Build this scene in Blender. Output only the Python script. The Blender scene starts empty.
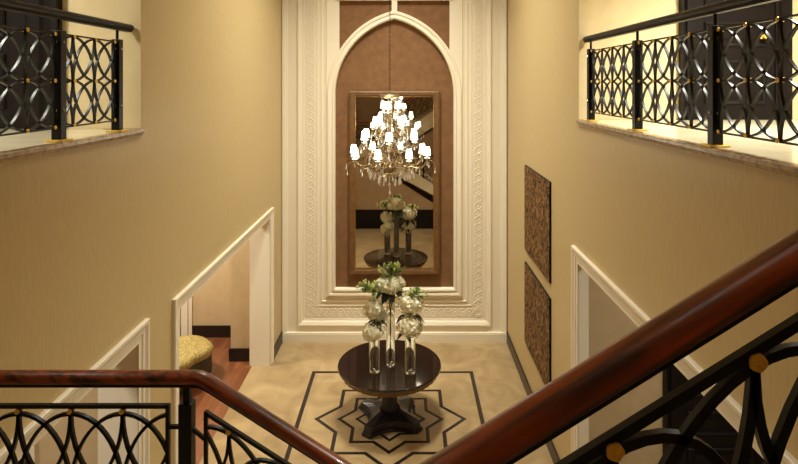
import bpy, bmesh, math, random
from mathutils import Vector, Matrix
random.seed(7)
PI = math.pi
S = bpy.context.scene
COL = S.collection

# ------------------------------------------------------------------ materials
def new_mat(name):
    m = bpy.data.materials.new(name); m.use_nodes = True
    nt = m.node_tree; b = nt.nodes['Principled BSDF']
    return m, nt, b

def srgb(r, g, b):
    f = lambda c: (c/255/12.92) if c/255 <= .04045 else ((c/255+.055)/1.055)**2.4
    return (f(r), f(g), f(b), 1)

def plain(name, col, rough=.5, metal=0, coat=0, spec=.5):
    m, nt, b = new_mat(name)
    b.inputs['Base Color'].default_value = col
    b.inputs['Roughness'].default_value = rough
    b.inputs['Metallic'].default_value = metal
    b.inputs['Coat Weight'].default_value = coat
    b.inputs['Specular IOR Level'].default_value = spec
    return m

def noisy(name, c1, c2, scale=(4, 4, 4), nscale=3, detail=6, rough=.6, bump=0, metal=0, coat=0, lo=.35, hi=.65, distort=0, spec=.5, bdist=.01):
    m, nt, b = new_mat(name)
    tc = nt.nodes.new('ShaderNodeTexCoord'); mp = nt.nodes.new('ShaderNodeMapping')
    mp.inputs['Scale'].default_value = scale
    n = nt.nodes.new('ShaderNodeTexNoise'); n.inputs['Scale'].default_value = nscale
    n.inputs['Detail'].default_value = detail; n.inputs['Distortion'].default_value = distort
    r = nt.nodes.new('ShaderNodeValToRGB')
    r.color_ramp.elements[0].position = lo; r.color_ramp.elements[0].color = c1
    r.color_ramp.elements[1].position = hi; r.color_ramp.elements[1].color = c2
    nt.links.new(tc.outputs['Object'], mp.inputs[0]); nt.links.new(mp.outputs[0], n.inputs['Vector'])
    nt.links.new(n.outputs['Fac'], r.inputs[0]); nt.links.new(r.outputs[0], b.inputs['Base Color'])
    b.inputs['Roughness'].default_value = rough; b.inputs['Metallic'].default_value = metal
    b.inputs['Coat Weight'].default_value = coat; b.inputs['Specular IOR Level'].default_value = spec
    if bump:
        bp = nt.nodes.new('ShaderNodeBump'); bp.inputs['Strength'].default_value = bump; bp.inputs['Distance'].default_value = bdist
        nt.links.new(n.outputs['Fac'], bp.inputs['Height']); nt.links.new(bp.outputs[0], b.inputs['Normal'])
    return m

M = {}
M['wallpaper'] = noisy('wallpaper', srgb(194, 170, 120), srgb(203, 179, 129), scale=(14, 14, 2.2), nscale=4, detail=8, rough=.42, bump=.25, bdist=.004, lo=.3, hi=.7)
M['cream'] = noisy('cream_plaster_and_lit_wall', srgb(226, 206, 162), srgb(230, 211, 168), nscale=2, rough=.6)  # ceilings, and the balcony end faces where lamplight is painted in
M['tan'] = noisy('tan_plaster', srgb(200, 174, 134), srgb(206, 180, 140), nscale=2, rough=.6)
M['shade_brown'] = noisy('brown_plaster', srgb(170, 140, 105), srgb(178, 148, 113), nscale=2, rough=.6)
M['white'] = plain('white_paint', srgb(236, 224, 200), .42)
M['suede'] = noisy('brown_suede', srgb(114, 78, 43), srgb(128, 89, 52), nscale=2.2, detail=9, rough=.75, bump=.1)
M['dark_base'] = plain('dark_baseboard', srgb(34, 24, 22), .35)
M['mahogany'] = noisy('mahogany', srgb(58, 22, 11), srgb(188, 84, 34), scale=(1.6, 16, 16), nscale=2.6, detail=8, rough=.34, coat=.2, lo=.36, hi=.8, distort=.3)
for nm, ang in (('mahogany_rising', math.atan(.623)), ('mahogany_falling', -math.atan(.64))):
    mm = M['mahogany'].copy(); mm.name = nm; nt_ = mm.node_tree
    tc_ = next(n for n in nt_.nodes if n.type == 'TEX_COORD'); mp_ = next(n for n in nt_.nodes if n.type == 'MAPPING')
    m2_ = nt_.nodes.new('ShaderNodeMapping'); m2_.inputs['Rotation'].default_value = (0, ang, 0)
    nt_.links.new(tc_.outputs['Object'], m2_.inputs[0]); nt_.links.new(m2_.outputs[0], mp_.inputs[0])
    M[nm] = mm
M['black_metal'] = plain('black_metal', srgb(10, 9, 10), .40, 0, spec=.3)
M['black_rail'] = noisy('ebonised_rail', srgb(12, 8, 7), srgb(19, 13, 11), scale=(30, 3, 30), rough=.42, spec=.22)
M['brass'] = plain('brass', srgb(250, 208, 92), .36, .35)
M['steel'] = plain('steel', srgb(190, 190, 190), .25, 1)
M['gold_trim'] = noisy('gilded_carving', srgb(60, 42, 22), srgb(150, 115, 60), nscale=24, rough=.4, metal=.5, bump=.6)
M['dark_wood'] = noisy('dark_lacquered_wood', srgb(15, 10, 10), srgb(25, 17, 15), scale=(8, 8, 1), nscale=5, rough=.5, coat=0, spec=.25)
M['table_wood'] = noisy('polished_table_wood', srgb(26, 15, 15), srgb(38, 23, 21), scale=(2, 12, 2), nscale=3, rough=.12, coat=.7)
M['table_base'] = noisy('table_base_wood', srgb(26, 20, 22), srgb(40, 31, 32), nscale=6, rough=.3)
M['gold_frame'] = plain('gilt_line', srgb(200, 160, 90), .3, 1)
M['frame_wood'] = noisy('mirror_frame_wood', srgb(98, 64, 32), srgb(116, 80, 42), scale=(3, 3, 3), nscale=4, rough=.5)
M['mirror'] = plain('mirror_glass', (.72, .67, .6, 1), .0, 1)
M['sofa_side'] = noisy('ottoman_skirt', srgb(48, 38, 22), srgb(74, 60, 34), scale=(40, 40, 3), nscale=3, rough=.7)
M['brocade'] = noisy('gold_brocade', srgb(108, 88, 42), srgb(200, 176, 104), nscale=9, detail=3, rough=.5, distort=2.2, bump=.3, lo=.42, hi=.55)
M['leaf'] = noisy('leaf_green', srgb(48, 72, 22), srgb(112, 136, 50), nscale=8, rough=.5)
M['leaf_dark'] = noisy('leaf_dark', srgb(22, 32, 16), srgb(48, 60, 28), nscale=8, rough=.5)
M['stem'] = plain('stem_green', srgb(60, 70, 34), .5)
M['bud'] = plain('bud_green', srgb(196, 204, 128), .5)
M['petal'] = noisy('hydrangea_petal', srgb(226, 219, 178), srgb(250, 246, 220), nscale=14, rough=.6)
M['antique'] = plain('antique_brass', srgb(150, 128, 92), .35, .85)
M['candle'] = plain('candle_sleeve', srgb(240, 226, 190), .4)
M['nosing'] = plain('step_stone', srgb(196, 174, 136), .3)
M['string'] = plain('stair_string', srgb(226, 210, 176), .45)

# glass
def glass_mat(name, col, rough, ior, trans=1):
    m, nt, b = new_mat(name)
    b.inputs['Base Color'].default_value = col; b.inputs['Roughness'].default_value = rough
    b.inputs['IOR'].default_value = ior; b.inputs['Transmission Weight'].default_value = trans
    return m
M['glass'] = glass_mat('vase_glass', (.93, .95, .92, 1), .0, 1.45)
M['crystal'] = glass_mat('crystal', (1, .96, .88, 1), .08, 1.6, .3)
M['crystal'].node_tree.nodes['Principled BSDF'].inputs['Specular IOR Level'].default_value = 1
# lamp shade (lit)
m, nt, b = new_mat('lit_shade')
b.inputs['Base Color'].default_value = (1, .95, .85, 1)
b.inputs['Emission Color'].default_value = (1, .97, .82, 1); b.inputs['Emission Strength'].default_value = 10
M['shade'] = m

# polished marble with wide joints
def marble(name, c1, c2, cj, tile=.62, rough=.22, joint=.006, rot=0):
    m, nt, b = new_mat(name)
    N = nt.nodes.new; L = nt.links.new
    tc = N('ShaderNodeTexCoord'); mp = N('ShaderNodeMapping'); L(tc.outputs['Object'], mp.inputs[0])
    br = N('ShaderNodeTexBrick'); br.offset = 0.5
    br.inputs['Scale'].default_value = 1; br.inputs['Brick Width'].default_value = tile*1.5; br.inputs['Row Height'].default_value = tile
    br.inputs['Mortar Size'].default_value = joint/2; br.inputs['Mortar Smooth'].default_value = .3
    br.inputs['Color1'].default_value = (.35, .35, .35, 1); br.inputs['Color2'].default_value = (.75, .75, .75, 1); br.inputs['Mortar'].default_value = (0, 0, 0, 1)
    L(mp.outputs[0], br.inputs['Vector'])
    n = N('ShaderNodeTexNoise'); n.inputs['Scale'].default_value = 2.1; n.inputs['Detail'].default_value = 9; n.inputs['Distortion'].default_value = 1.2
    L(mp.outputs[0], n.inputs['Vector'])
    mx = N('ShaderNodeMath'); mx.operation = 'MULTIPLY_ADD'; mx.inputs[1].default_value = .35
    sep = N('ShaderNodeRGBToBW'); L(br.outputs['Color'], sep.inputs[0]); L(sep.outputs[0], mx.inputs[0]); L(n.outputs['Fac'], mx.inputs[2])
    r = N('ShaderNodeValToRGB'); r.color_ramp.elements[0].position = .45; r.color_ramp.elements[0].color = c1
    r.color_ramp.elements[1].position = .95; r.color_ramp.elements[1].color = c2
    L(mx.outputs[0], r.inputs[0])
    mj = N('ShaderNodeMixRGB'); mj.inputs[2].default_value = cj
    L(br.outputs['Fac'], mj.inputs[0]); L(r.outputs[0], mj.inputs[1]); L(mj.outputs[0], b.inputs['Base Color'])
    b.inputs['Roughness'].default_value = rough
    return m
M['marble'] = marble('beige_marble', srgb(138, 113, 76), srgb(182, 156, 114), srgb(140, 118, 88), rough=.3)
M['marble_pale'] = marble('pale_marble', srgb(222, 206, 168), srgb(240, 228, 196), srgb(205, 188, 150), rough=.14)
M['sill'] = noisy('shaded_sill_marble', srgb(150, 124, 92), srgb(190, 164, 126), nscale=6, rough=.25)  # browner than the pale marble: shade on the edge put into the colour
M['inlay'] = plain('black_marble', srgb(36, 26, 22), .25)

# parquet
m, nt, b = new_mat('parquet'); N = nt.nodes.new; L = nt.links.new
tc = N('ShaderNodeTexCoord'); br = N('ShaderNodeTexBrick'); mp = N('ShaderNodeMapping'); mp.inputs['Rotation'].default_value = (0, 0, PI/2)
br.inputs['Scale'].default_value = 1; br.inputs['Brick Width'].default_value = .7; br.inputs['Row Height'].default_value = .09; br.inputs['Mortar Size'].default_value = .0015
br.inputs['Color1'].default_value = srgb(108, 62, 36); br.inputs['Color2'].default_value = srgb(134, 82, 50); br.inputs['Mortar'].default_value = srgb(60, 34, 20)
L(tc.outputs['Object'], mp.inputs[0]); L(mp.outputs[0], br.inputs[0]); L(br.outputs['Color'], b.inputs['Base Color']); b.inputs['Roughness'].default_value = .3
M['parquet'] = m

# carved wood relief of the two wall panels
M['relief'] = noisy('carved_relief', srgb(52, 32, 18), srgb(152, 112, 64), scale=(1, 1.7, .8), nscale=7.5, detail=1, rough=.75, bump=.5, bdist=.01, lo=.46, hi=.56, distort=3.5, spec=.2)

# ------------------------------------------------------------------ mesh helpers
class MB:
    def __init__(s): s.v = []; s.f = []
    def add(s, vs, fs):
        o = len(s.v); s.v += [tuple(v) for v in vs]; s.f += [tuple(i+o for i in f) for f in fs]; return s
    def box(s, x0, x1, y0, y1, z0, z1):
        vs = [(x, y, z) for x in (x0, x1) for y in (y0, y1) for z in (z0, z1)]
        return s.add(vs, [(0, 1, 3, 2), (4, 6, 7, 5), (0, 4, 5, 1), (2, 3, 7, 6), (0, 2, 6, 4), (1, 5, 7, 3)])
    def prism(s, poly, fn0, fn1):
        n = len(poly); vs = [fn0(*p) for p in poly] + [fn1(*p) for p in poly]
        fs = [tuple(range(n)), tuple(range(2*n-1, n-1, -1))] + [(i, (i+1) % n, (i+1) % n+n, i+n) for i in range(n)]
        return s.add(vs, fs)
    def lathe(s, prof, c=(0, 0, 0), n=24, cap=True):
        vs = []; fs = []
        for (r, z) in prof:
            for k in range(n):
                a = 2*PI*k/n; vs.append((c[0]+r*math.cos(a), c[1]+r*math.sin(a), c[2]+z))
        for i in range(len(prof)-1):
            for k in range(n):
                k2 = (k+1) % n; fs.append((i*n+k, i*n+k2, (i+1)*n+k2, (i+1)*n+k))
        if cap:
            fs.append(tuple(range(n-1, -1, -1))); fs.append(tuple((len(prof)-1)*n+k for k in range(n)))
        return s.add(vs, fs)
    def tube(s, pts, r, n=8, closed=False, ry=None):
        pts = [Vector(p) for p in pts]; m_ = len(pts); rs = r if isinstance(r, (list, tuple)) else [r]*m_
        vs = []; fs = []; up0 = None
        for i, p in enumerate(pts):
            if closed: t = pts[(i+1) % m_]-pts[i-1]
            else: t = pts[min(i+1, m_-1)]-pts[max(i-1, 0)]
            t.normalize()
            if up0 is None:
                ref = Vector((0, 0, 1)) if abs(t.z) < .9 else Vector((1, 0, 0))
                up0 = (ref-t*ref.dot(t)).normalized()
            else: up0 = (up0-t*up0.dot(t)).normalized()
            sd = t.cross(up0)
            for k in range(n):
                a = 2*PI*k/n; vs.append(p+sd*math.cos(a)*rs[i]+up0*math.sin(a)*(rs[i] if ry is None else ry))
        for i in range(m_ if closed else m_-1):
            j = (i+1) % m_
            for k in range(n):
                k2 = (k+1) % n; fs.append((i*n+k, i*n+k2, j*n+k2, j*n+k))
        if not closed:
            fs.append(tuple(range(n-1, -1, -1))); fs.append(tuple((m_-1)*n+k for k in range(n)))
        return s.add(vs, fs)
    def build(s, name, mat, parent=None, smooth=None, bevel=0, loc=None):
        me = bpy.data.meshes.new(name)
        vs = s.v
        if loc is not None: vs = [(v[0]-loc[0], v[1]-loc[1], v[2]-loc[2]) for v in vs]
        me.from_pydata(vs, [], s.f)
        bm = bmesh.new(); bm.from_mesh(me); bmesh.ops.recalc_face_normals(bm, faces=bm.faces)
        if smooth is not None:
            for f in bm.faces: f.smooth = True
            for e in bm.edges:
                if len(e.link_faces) == 2 and e.calc_face_angle(0) > math.radians(smooth): e.smooth = False
        bm.to_mesh(me); bm.free()
        me.materials.append(mat if not isinstance(mat, str) else M[mat])
        o = bpy.data.objects.new(name, me); COL.objects.link(o)
        if loc is not None: o.location = loc
        if parent is not None:
            o.parent = parent
        if bevel:
            bv = o.modifiers.new('bevel', 'BEVEL'); bv.width = bevel; bv.segments = 2; bv.limit_method = 'ANGLE'; bv.angle_limit = .7
        return o

def struct(o): o['kind'] = 'structure'; return o
def thing(name, loc, label, cat, group=None):
    o = bpy.data.objects.new(name, None); COL.objects.link(o); o.location = loc; o.empty_display_size = .1
    return tag(o, label, cat, group)
def tag(o, label, cat, group=None):
    o['label'] = label; o['category'] = cat
    if group: o['group'] = group
    return o

# ------------------------------------------------------------------ measures (y = depth from the camera, z = height)
XL, XR, YB = -2.212, 1.805, 10.15
XC, YT = -0.213, 7.735            # axis of the hall, centre of the table
ZB, ZC = 4.18, 8.6                # underside level of balcony sill, ceiling
LAND = 2.48

# ------------------------------------------------------------------ floor with inlay
fl = struct(MB().box(XL-.29, 6.2, -1.6, YB+.3, -.12, 0).build('floor', 'marble'))
struct(MB().box(-6.2, XL-.29, -1.6, YB+.5, -.12, 0).build('floor_parquet', 'parquet'))

def ring2d(mb, outer, inner, z0, z1):
    n = len(outer)
    for i in range(n):
        j = (i+1) % n
        a, b_, c, d = outer[i], outer[j], inner[j], inner[i]
        mb.add([(a[0], a[1], z1), (b_[0], b_[1], z1), (c[0], c[1], z1), (d[0], d[1], z1)], [(0, 1, 2, 3)])
def star(h):
    q = h*math.sqrt(2); pts = []
    for k in range(8):
        a = PI/4*k
        pts.append((XC+q*math.cos(a), YT+q*math.sin(a)))
        rr = h/math.cos(PI/8); a2 = a+PI/8
        pts.append((XC+rr*math.cos(a2), YT+rr*math.sin(a2)))
    return pts
inl = MB(); zi = .0015
def sq(h): return [(XC-h, YT-h), (XC+h, YT-h), (XC+h, YT+h), (XC-h, YT+h)]
ring2d(inl, sq(1.28), sq(1.222), 0, zi)
for h, w_ in ((.715, .05), (.495, .046), (.325, .04)):
    ring2d(inl, star(h+w_/2), star(h-w_/2), 0, zi)
o = inl.build('inlay', 'inlay', fl)

# ------------------------------------------------------------------ walls
wl = MB(); TL = .32
for (y0, y1, z0, z1) in ((-1.4, 2.9, 0, ZB), (2.9, 4.68, 2.47, ZB), (4.68, 4.72, 0, ZB), (4.72, 5.47, 0, ZC), (5.47, 9.2, 2.42, ZC), (9.2, YB+.1, 0, ZC)):
    wl.box(XL-TL, XL, y0, y1, z0, z1)
struct(wl.build('wall_left', 'wallpaper'))
wr = MB(); TR = .10
for (y0, y1, z0, z1) in ((-1.0, 5.94, 2.73, ZB), (5.91, 5.94, ZB, ZC), (5.94, YB+.1, 0, ZC)):
    wr.box(XR, XR+TR, y0, y1, z0, z1)
struct(wr.build('wall_right', 'wallpaper'))
struct(MB().box(-6.2, 6.2, -1.6, -1.4, 0, ZC).build('wall_near', 'shade_brown'))
struct(MB().box(-6.4, -6.2, -1.6, 10.6, 0, ZC).build('wall_far_left', 'tan'))
struct(MB().box(6.2, 6.4, -1.6, 10.6, 0, ZC).build('wall_far_right', 'tan'))
struct(MB().box(-6.4, 6.4, -1.6, 10.6, ZC, ZC+.1).build('ceiling', 'cream'))
struct(MB().box(-6.2, XL, -1.4, 4.72, 6.7, 6.9).build('ceiling_baffle_left', 'cream'))  # unseen dropped ceiling, added to keep balcony light from spilling into the hall
struct(MB().box(XR, 6.2, -1.4, 5.91, 6.7, 6.9).build('ceiling_baffle_right', 'cream'))  # same added light block over the right balcony
struct(MB().box(XL-TL, XL-.001, -1.4, 4.70, 6.9, ZC).build('wall_baffle_left', 'wallpaper'))  # unseen header, added to close off spill above the dropped ceiling
struct(MB().box(XR+.001, XR+TR, -1.4, 5.89, 6.9, ZC).build('wall_baffle_right', 'wallpaper'))  # added header, blocks spill on the right side
# end walls behind the balconies and side rooms
struct(MB().box(-6.2, XL-TL, 4.72, 4.9, ZB, ZC).box(XL-TL, XL-.001, 4.712, 4.72, ZB+.04, ZC).build('wall_balcony_left', 'cream'))  # wall end capped in paler cream to imitate the balcony light on it
struct(MB().box(XR+TR, 6.2, 5.91, 6.1, ZB, ZC).box(XR+.001, XR+TR, 5.902, 5.91, ZB+.04, ZC).build('wall_balcony_right', 'cream'))  # right wall end likewise painted paler, as if lit from the balcony
struct(MB().box(-6.2, XL-TL, 4.9, 5.05, 0, ZB-.2).build('wall_side_left', 'tan'))
struct(MB().box(XR+TR, 6.2, 6.2, 6.35, 0, ZB-.2).build('wall_side_right', 'tan'))
struct(MB().box(-6.2, -2.9, 10.23, 10.4, 0, ZB-.2).box(-2.9, XL-TL, 9.35, 10.4, 0, ZB-.2).build('wall_side_far_left', 'tan'))
struct(MB().box(-6.2, XL-TL, 5.05, 10.3, ZB-.25, ZB-.1).build('ceiling_side', 'cream'))

# back wall: suede ground and white relief frame
struct(MB().box(XL, XR+TR, YB, YB+.2, 0, ZC).build('wall_back', 'suede'))
HW, ZBT = 1.0556, .938
CXB = -.2066
fr = MB()
prof = [(0, 0), (0, .05), (.02, .075), (.05, .075), (.06, .05), (.10, .045), (.125, .07), (.165, .07), (.18, .045), (.235, .035), (.25, .05), (.27, .05), (.28, .032),
        (.33, .032), (.335, .042), (.35, .042), (.355, .03), (.595, .03), (.60, .042), (.615, .042), (.62, .035), (.64, .07), (.69, .095), (.71, .095), (.73, .06), (.90, .06), (.91, .085), (.95, .1), (.985, .11), (1.0, .11), (1.0, 0)]
def upath(o, h):
    zt = ZC-.02
    return [(CXB-HW-o, YB-h, zt), (CXB-HW-o, YB-h, max(ZBT-o, .001)), (CXB+HW+o, YB-h, max(ZBT-o, .001)), (CXB+HW+o, YB-h, zt)]
prof = [(o*.94, h) for o, h in prof if o >= .125]; prof[0] = (.12, 0)
for i in range(len(prof)-1):
    A = upath(*prof[i]); B = upath(*prof[i+1])
    for k in range(3): fr.add([A[k], A[k+1], B[k+1], B[k]], [(0, 1, 2, 3)])
frame = struct(fr.build('trim_1', 'white'))
# base plinth
pl_ = MB().box(XL+.005, XR-.005, YB-.125, YB-.05, .0, .14).box(XL+.005, XR-.005, YB-.118, YB-.05, .14, .16)
pl_.build('plinth', 'white', frame)
# ornament band : interlaced ribbons and small rings
ob = MB()
def ribbon(path_fn, length, n, r):
    pts = []
    for i in range(n+1): pts.append(path_fn(length*i/n))
    ob.tube(pts, r, 5)
bo = .447; amp = .07; wv = .125
Lv = ZC-.1-(ZBT-bo)
for sx in (-1, 1):
    xb = CXB+sx*(HW+bo)
    zb = ZBT-bo
    for ph in (0, PI):
        ribbon(lambda t: (xb+amp*math.sin(PI*t/wv+ph), YB-.031, zb+.1+t), 6.0, 480, .009)
    k = 0; z = zb+.1
    while z < 6.4:
        ob.tube([(xb+0.019*math.cos(a*PI/5), YB-.031, z+wv/2+0.019*math.sin(a*PI/5)) for a in range(10)], .007, 4, closed=True)
        z += wv
Lh = 2*(HW+bo)-.2; nw = round(Lh/wv); wh = Lh/nw
for ph in (0, PI):
    ribbon(lambda t: (CXB-Lh/2+t, YB-.031, ZBT-bo+amp*math.sin(PI*t/wh+ph)), Lh, 240, .009)
for k in range(nw):
    x = CXB-Lh/2+(k+.5)*wh
    ob.tube([(x+0.019*math.cos(a*PI/5), YB-.031, ZBT-bo+0.019*math.sin(a*PI/5)) for a in range(10)], .007, 4, closed=True)
for sx in (-1, 1):      # corner rosettes
    for rr in (.08, .045):
        ob.tube([(CXB+sx*(HW+bo)+rr*math.cos(a*PI/8), YB-.031, ZBT-bo+rr*math.sin(a*PI/8)) for a in range(16)], .010, 5, closed=True)
ob.build('ornament_band', 'white', frame, smooth=60)
# pointed arch moulding
ar = MB()
c_, R_ = .338, 1.3936; zs = 4.387; zap = zs+math.sqrt(R_*R_-c_*c_)
def arcpts(off, n=28):
    P = []
    R = R_+off
    a1 = math.acos(c_/R)    # angle at apex
    for i in range(n+1):
        a = a1*i/n; P.append((CXB+c_-R*math.cos(a), zs+R*math.sin(a)))
    Q = [(2*CXB-x, z) for x, z in reversed(P)]
    B = [(CXB+HW+off, ZBT-off), (CXB-HW-off, ZBT-off)]
    return P+Q[1:]+B+[P[0]]
aprof = [(0, 0), (0, .06), (.015, .085), (.04, .09), (.055, .07), (.09, .07), (.10, .085), (.135, .085), (.15, .06), (.15, 0)]
for i in range(len(aprof)-1):
    A = arcpts(aprof[i][0]); B = arcpts(aprof[i+1][0])
    for k in range(len(A)-1):
        ar.add([(A[k][0], YB-aprof[i][1], A[k][1]), (A[k+1][0], YB-aprof[i][1], A[k+1][1]), (B[k+1][0], YB-aprof[i+1][1], B[k+1][1]), (B[k][0], YB-aprof[i+1][1], B[k][1])], [(0, 1, 2, 3)])
ar.build('arch_moulding', 'white', frame, smooth=50)
st = MB().box(CXB-.05, CXB+.05, YB-.07, YB, zap+.12, 6.09).box(CXB-HW-.16, CXB-HW, YB-.055, YB, zs, ZC-.02).box(CXB+HW, CXB+HW+.16, YB-.055, YB, zs, ZC-.02)
for sx in (-1, 1):
    st.prism([(CXB+sx*(HW+.01), 5.02), (CXB+sx*(HW-.07), 5.165), (CXB+sx*(HW-.07), 6.08), (CXB+sx*(HW+.01), 6.08)], lambda u, v: (u, YB-.055, v), lambda u, v: (u, YB, v))
st.box(CXB-HW, CXB+HW, YB-.075, YB, 6.075, 6.22)
st.build('spandrel_strip', 'white', frame, bevel=.006)

# ------------------------------------------------------------------ door and opening casings
def casing(path, outn, prof, axis_fn):
    """path: 2d points (u,v) of the inner edge, outn: list of outward offset dirs; axis_fn(u,v,h)->3d"""
    mb = MB()
    for i in range(len(prof)-1):
        (o1, h1), (o2, h2) = prof[i], prof[i+1]
        for k in range(len(path)-1):
            a = (path[k][0]+outn[k][0]*o1, path[k][1]+outn[k][1]*o1); b_ = (path[k+1][0]+outn[k+1][0]*o1, path[k+1][1]+outn[k+1][1]*o1)
            c = (path[k+1][0]+outn[k+1][0]*o2, path[k+1][1]+outn[k+1][1]*o2); d = (path[k][0]+outn[k][0]*o2, path[k][1]+outn[k][1]*o2)
            mb.add([axis_fn(*a, h1), axis_fn(*b_, h1), axis_fn(*c, h2), axis_fn(*d, h2)], [(0, 1, 2, 3)])
    return mb
cprof = [(-.02, 0), (-.02, .008), (.03, .008), (.04, .018), (.075, .018), (.085, .024), (.10, .034), (.125, .034), (.13, .026), (.13, 0)]
Lf = lambda u, v, h: (XL+h, u, v)
Rf = lambda u, v, h: (XR-h, u, v)
def door_path(y0, y1, zt): return [(y0, 0.001), (y0, zt), (y1, zt), (y1, 0.001)], [(-1, 0), (-1, 1), (1, 1), (1, 0)]
t = casing(*door_path(5.47, 9.2, 2.42), cprof, Lf); t2 = struct(t.build('trim_2', 'white'))
MB().box(XL-TL-.01, XL+.005, 9.18, 9.2, 0.001, 2.42).box(XL-TL-.01, XL+.005, 5.47, 5.49, 0.001, 2.42).box(XL-TL-.01, XL+.005, 5.49, 9.18, 2.40, 2.42).build('lining', 'white', t2)
t = casing(*door_path(2.9, 4.68, 2.47), cprof, Lf); t3 = struct(t.build('trim_3', 'white'))
MB().box(XL-TL-.01, XL+.005, 4.66, 4.68, 0.001, 2.47).box(XL-TL-.01, XL+.005, 2.9, 2.92, 0.001, 2.47).box(XL-TL-.01, XL+.005, 2.92, 4.66, 2.45, 2.47).build('lining', 'white', t3)
t = casing([(-.98, 2.73), (5.94, 2.73), (5.94, .001)], [(0, 1), (1, 1), (1, 0)], cprof, Rf); t4 = struct(t.build('trim_4', 'white'))
MB().box(XR-.005, XR+TR+.01, 5.92, 5.94, 0.001, 2.73).box(XR-.005, XR+TR+.01, -.98, 5.92, 2.71, 2.73).build('lining', 'white', t4)

# baseboards
def baseb(name, x0, x1, y0, y1, z0=0, h=.18):
    return struct(MB().box(x0, x1, y0, y1, z0+.001, z0+h).box(x0+.003, x1-.003, y0+.003, y1-.003, z0+h, z0+h+.012).build(name, 'dark_base'))
baseb('baseboard_left', XL, XL+.022, 9.33, YB-.115)
baseb('baseboard_left_near', XL, XL+.022, 4.81, 5.34)
baseb('baseboard_right', XR-.022, XR, 6.07, YB-.115)
baseb('baseboard_side_far', -6.1, -2.925, 10.205, 10.23, h=.2)
baseb('baseboard_side_return', -2.925, XL-TL-.01, 9.325, 9.35, h=.2)
baseb('baseboard_side_right', XR+TR+.02, 2.70, 6.175, 6.2, h=.2)
# white fluted casing beyond the ottoman
pc = MB()
for k, (a, d) in enumerate(((-4.20, .03), (-4.14, .05), (-4.06, .035), (-4.00, .055), (-3.93, .03))):
    pc.box(a, a+.065, 10.23-d, 10.23, 0.001, 2.7)
struct(pc.build('trim_5', 'white'))

# dark panelled doors
def door(name, x0, x1, yf, z0, H, knob_x, arch=.13, mat='dark_wood', lab=None):
    w = x1-x0
    root = struct(MB().box(x0+arch*.8, x1-arch*.8, yf-.03, yf+.002, z0+.002, z0+H-arch*.8).build(name, mat))
    cs = MB()
    pr = [(-.02, 0), (-.02, .05), (.02, .05), (.03, .07), (.07, .07), (.08, .055), (.11, .085), (.13, .085), (.13, 0)]
    pr = [(o*arch/.13, h) for o, h in pr] if arch > .1 else pr
    p = [(x0+arch, z0+.001), (x0+arch, z0+H-arch), (x1-arch, z0+H-arch), (x1-arch, z0+.001)]
    n = [(-1, 0), (-1, 1), (1, 1), (1, 0)]
    c = casing(p, n, pr, lambda u, v, h: (u, yf-h, v)); c.build('door_casing', mat, root)
    pm = MB(); ix0, ix1 = x0+arch+.12, x1-arch-.12
    for (a, b_) in ((.16, .62), (.76, 1.02), (1.18, H-arch-.12)):
        pm2 = casing([(ix0, z0+a), (ix0, z0+b_), (ix1, z0+b_), (ix1, z0+a), (ix0, z0+a)], [(-1, -1), (-1, 1), (1, 1), (1, -1), (-1, -1)],
                     [(-.035, 0), (-.03, .012), (-.012, .022), (0, .012), (0, 0)], lambda u, v, h: (u, yf-.03-h, v))
        pm.add(pm2.v, pm2.f)
        pm.box(ix0+.08, ix1-.08, yf-.042, yf-.03, z0+a+.08, z0+b_-.08)
    pm.build('door_panel', mat, root)
    k = MB(); 
    prof_ = [(.006, 0), (.024, .004), (.024, .01), (.009, .014), (.009, .04), (.02, .048), (.027, .062), (.02, .078), (.002, .083)]
    vs = []
    k.lathe(prof_, n=16); k.v = [(x+knob_x, yf-.03-z, y+z0+.86) for x, y, z in k.v]
    k.build('door_knob', 'brass', root, smooth=50)
    return root
door('door_1', 2.85, 3.985, 5.91, ZB+.04, 2.45, 3.70)
door('door_2', 2.82, 3.98, 6.2, 0, 2.6, 3.66)
door('door_3', -4.7, -2.87, 4.72, ZB+.04, 2.45, -4.3, arch=.33)
# framed doorway in the left side room
ds = door('door_4', -4.4, -3.32, 4.9, 0, 2.3, -3.55, arch=.05)
cs = casing([(-4.5, .001), (-4.5, 2.35), (-3.28, 2.35), (-3.28, .001)], [(-1, 0), (-1, 1), (1, 1), (1, 0)], [(0, 0), (0, .03), (.03, .03), (.04, .05), (.09, .05), (.1, 0)], lambda u, v, h: (u, 4.9-h, v))
struct(cs.build('trim_6', 'white'))

# ------------------------------------------------------------------ balcony slabs
def slab(name, x0, x1, y0, y1, edge, sgn):
    s_ = struct(MB().box(x0+(.03 if sgn < 0 else 0), x1-(.03 if sgn > 0 else 0), y0, y1, ZB-.2, ZB+.035).build(name, 'marble_pale'))
    e = MB()
    # moulded sill strip along the hall edge
    pr = [(0, -.015), (.01, -.015), (.018, -.004), (.022, .004), (.03, .01), (.03, .032), (.026, .037), (-.06, .037)]
    for i in range(len(pr)-1):
        a, b_ = pr[i], pr[i+1]
        e.add([(edge+sgn*a[0], y0, ZB+a[1]), (edge+sgn*a[0], y1, ZB+a[1]), (edge+sgn*b_[0], y1, ZB+b_[1]), (edge+sgn*b_[0], y0, ZB+b_[1])], [(0, 1, 2, 3)])
    e.build('sill', 'sill', s_)
    return s_
slab('floor_balcony_left', -6.2, XL, -1.4, 4.715, XL, 1)
slab('floor_balcony_right', XR, 6.2, -1.4, 5.905, XR, -1)

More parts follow.
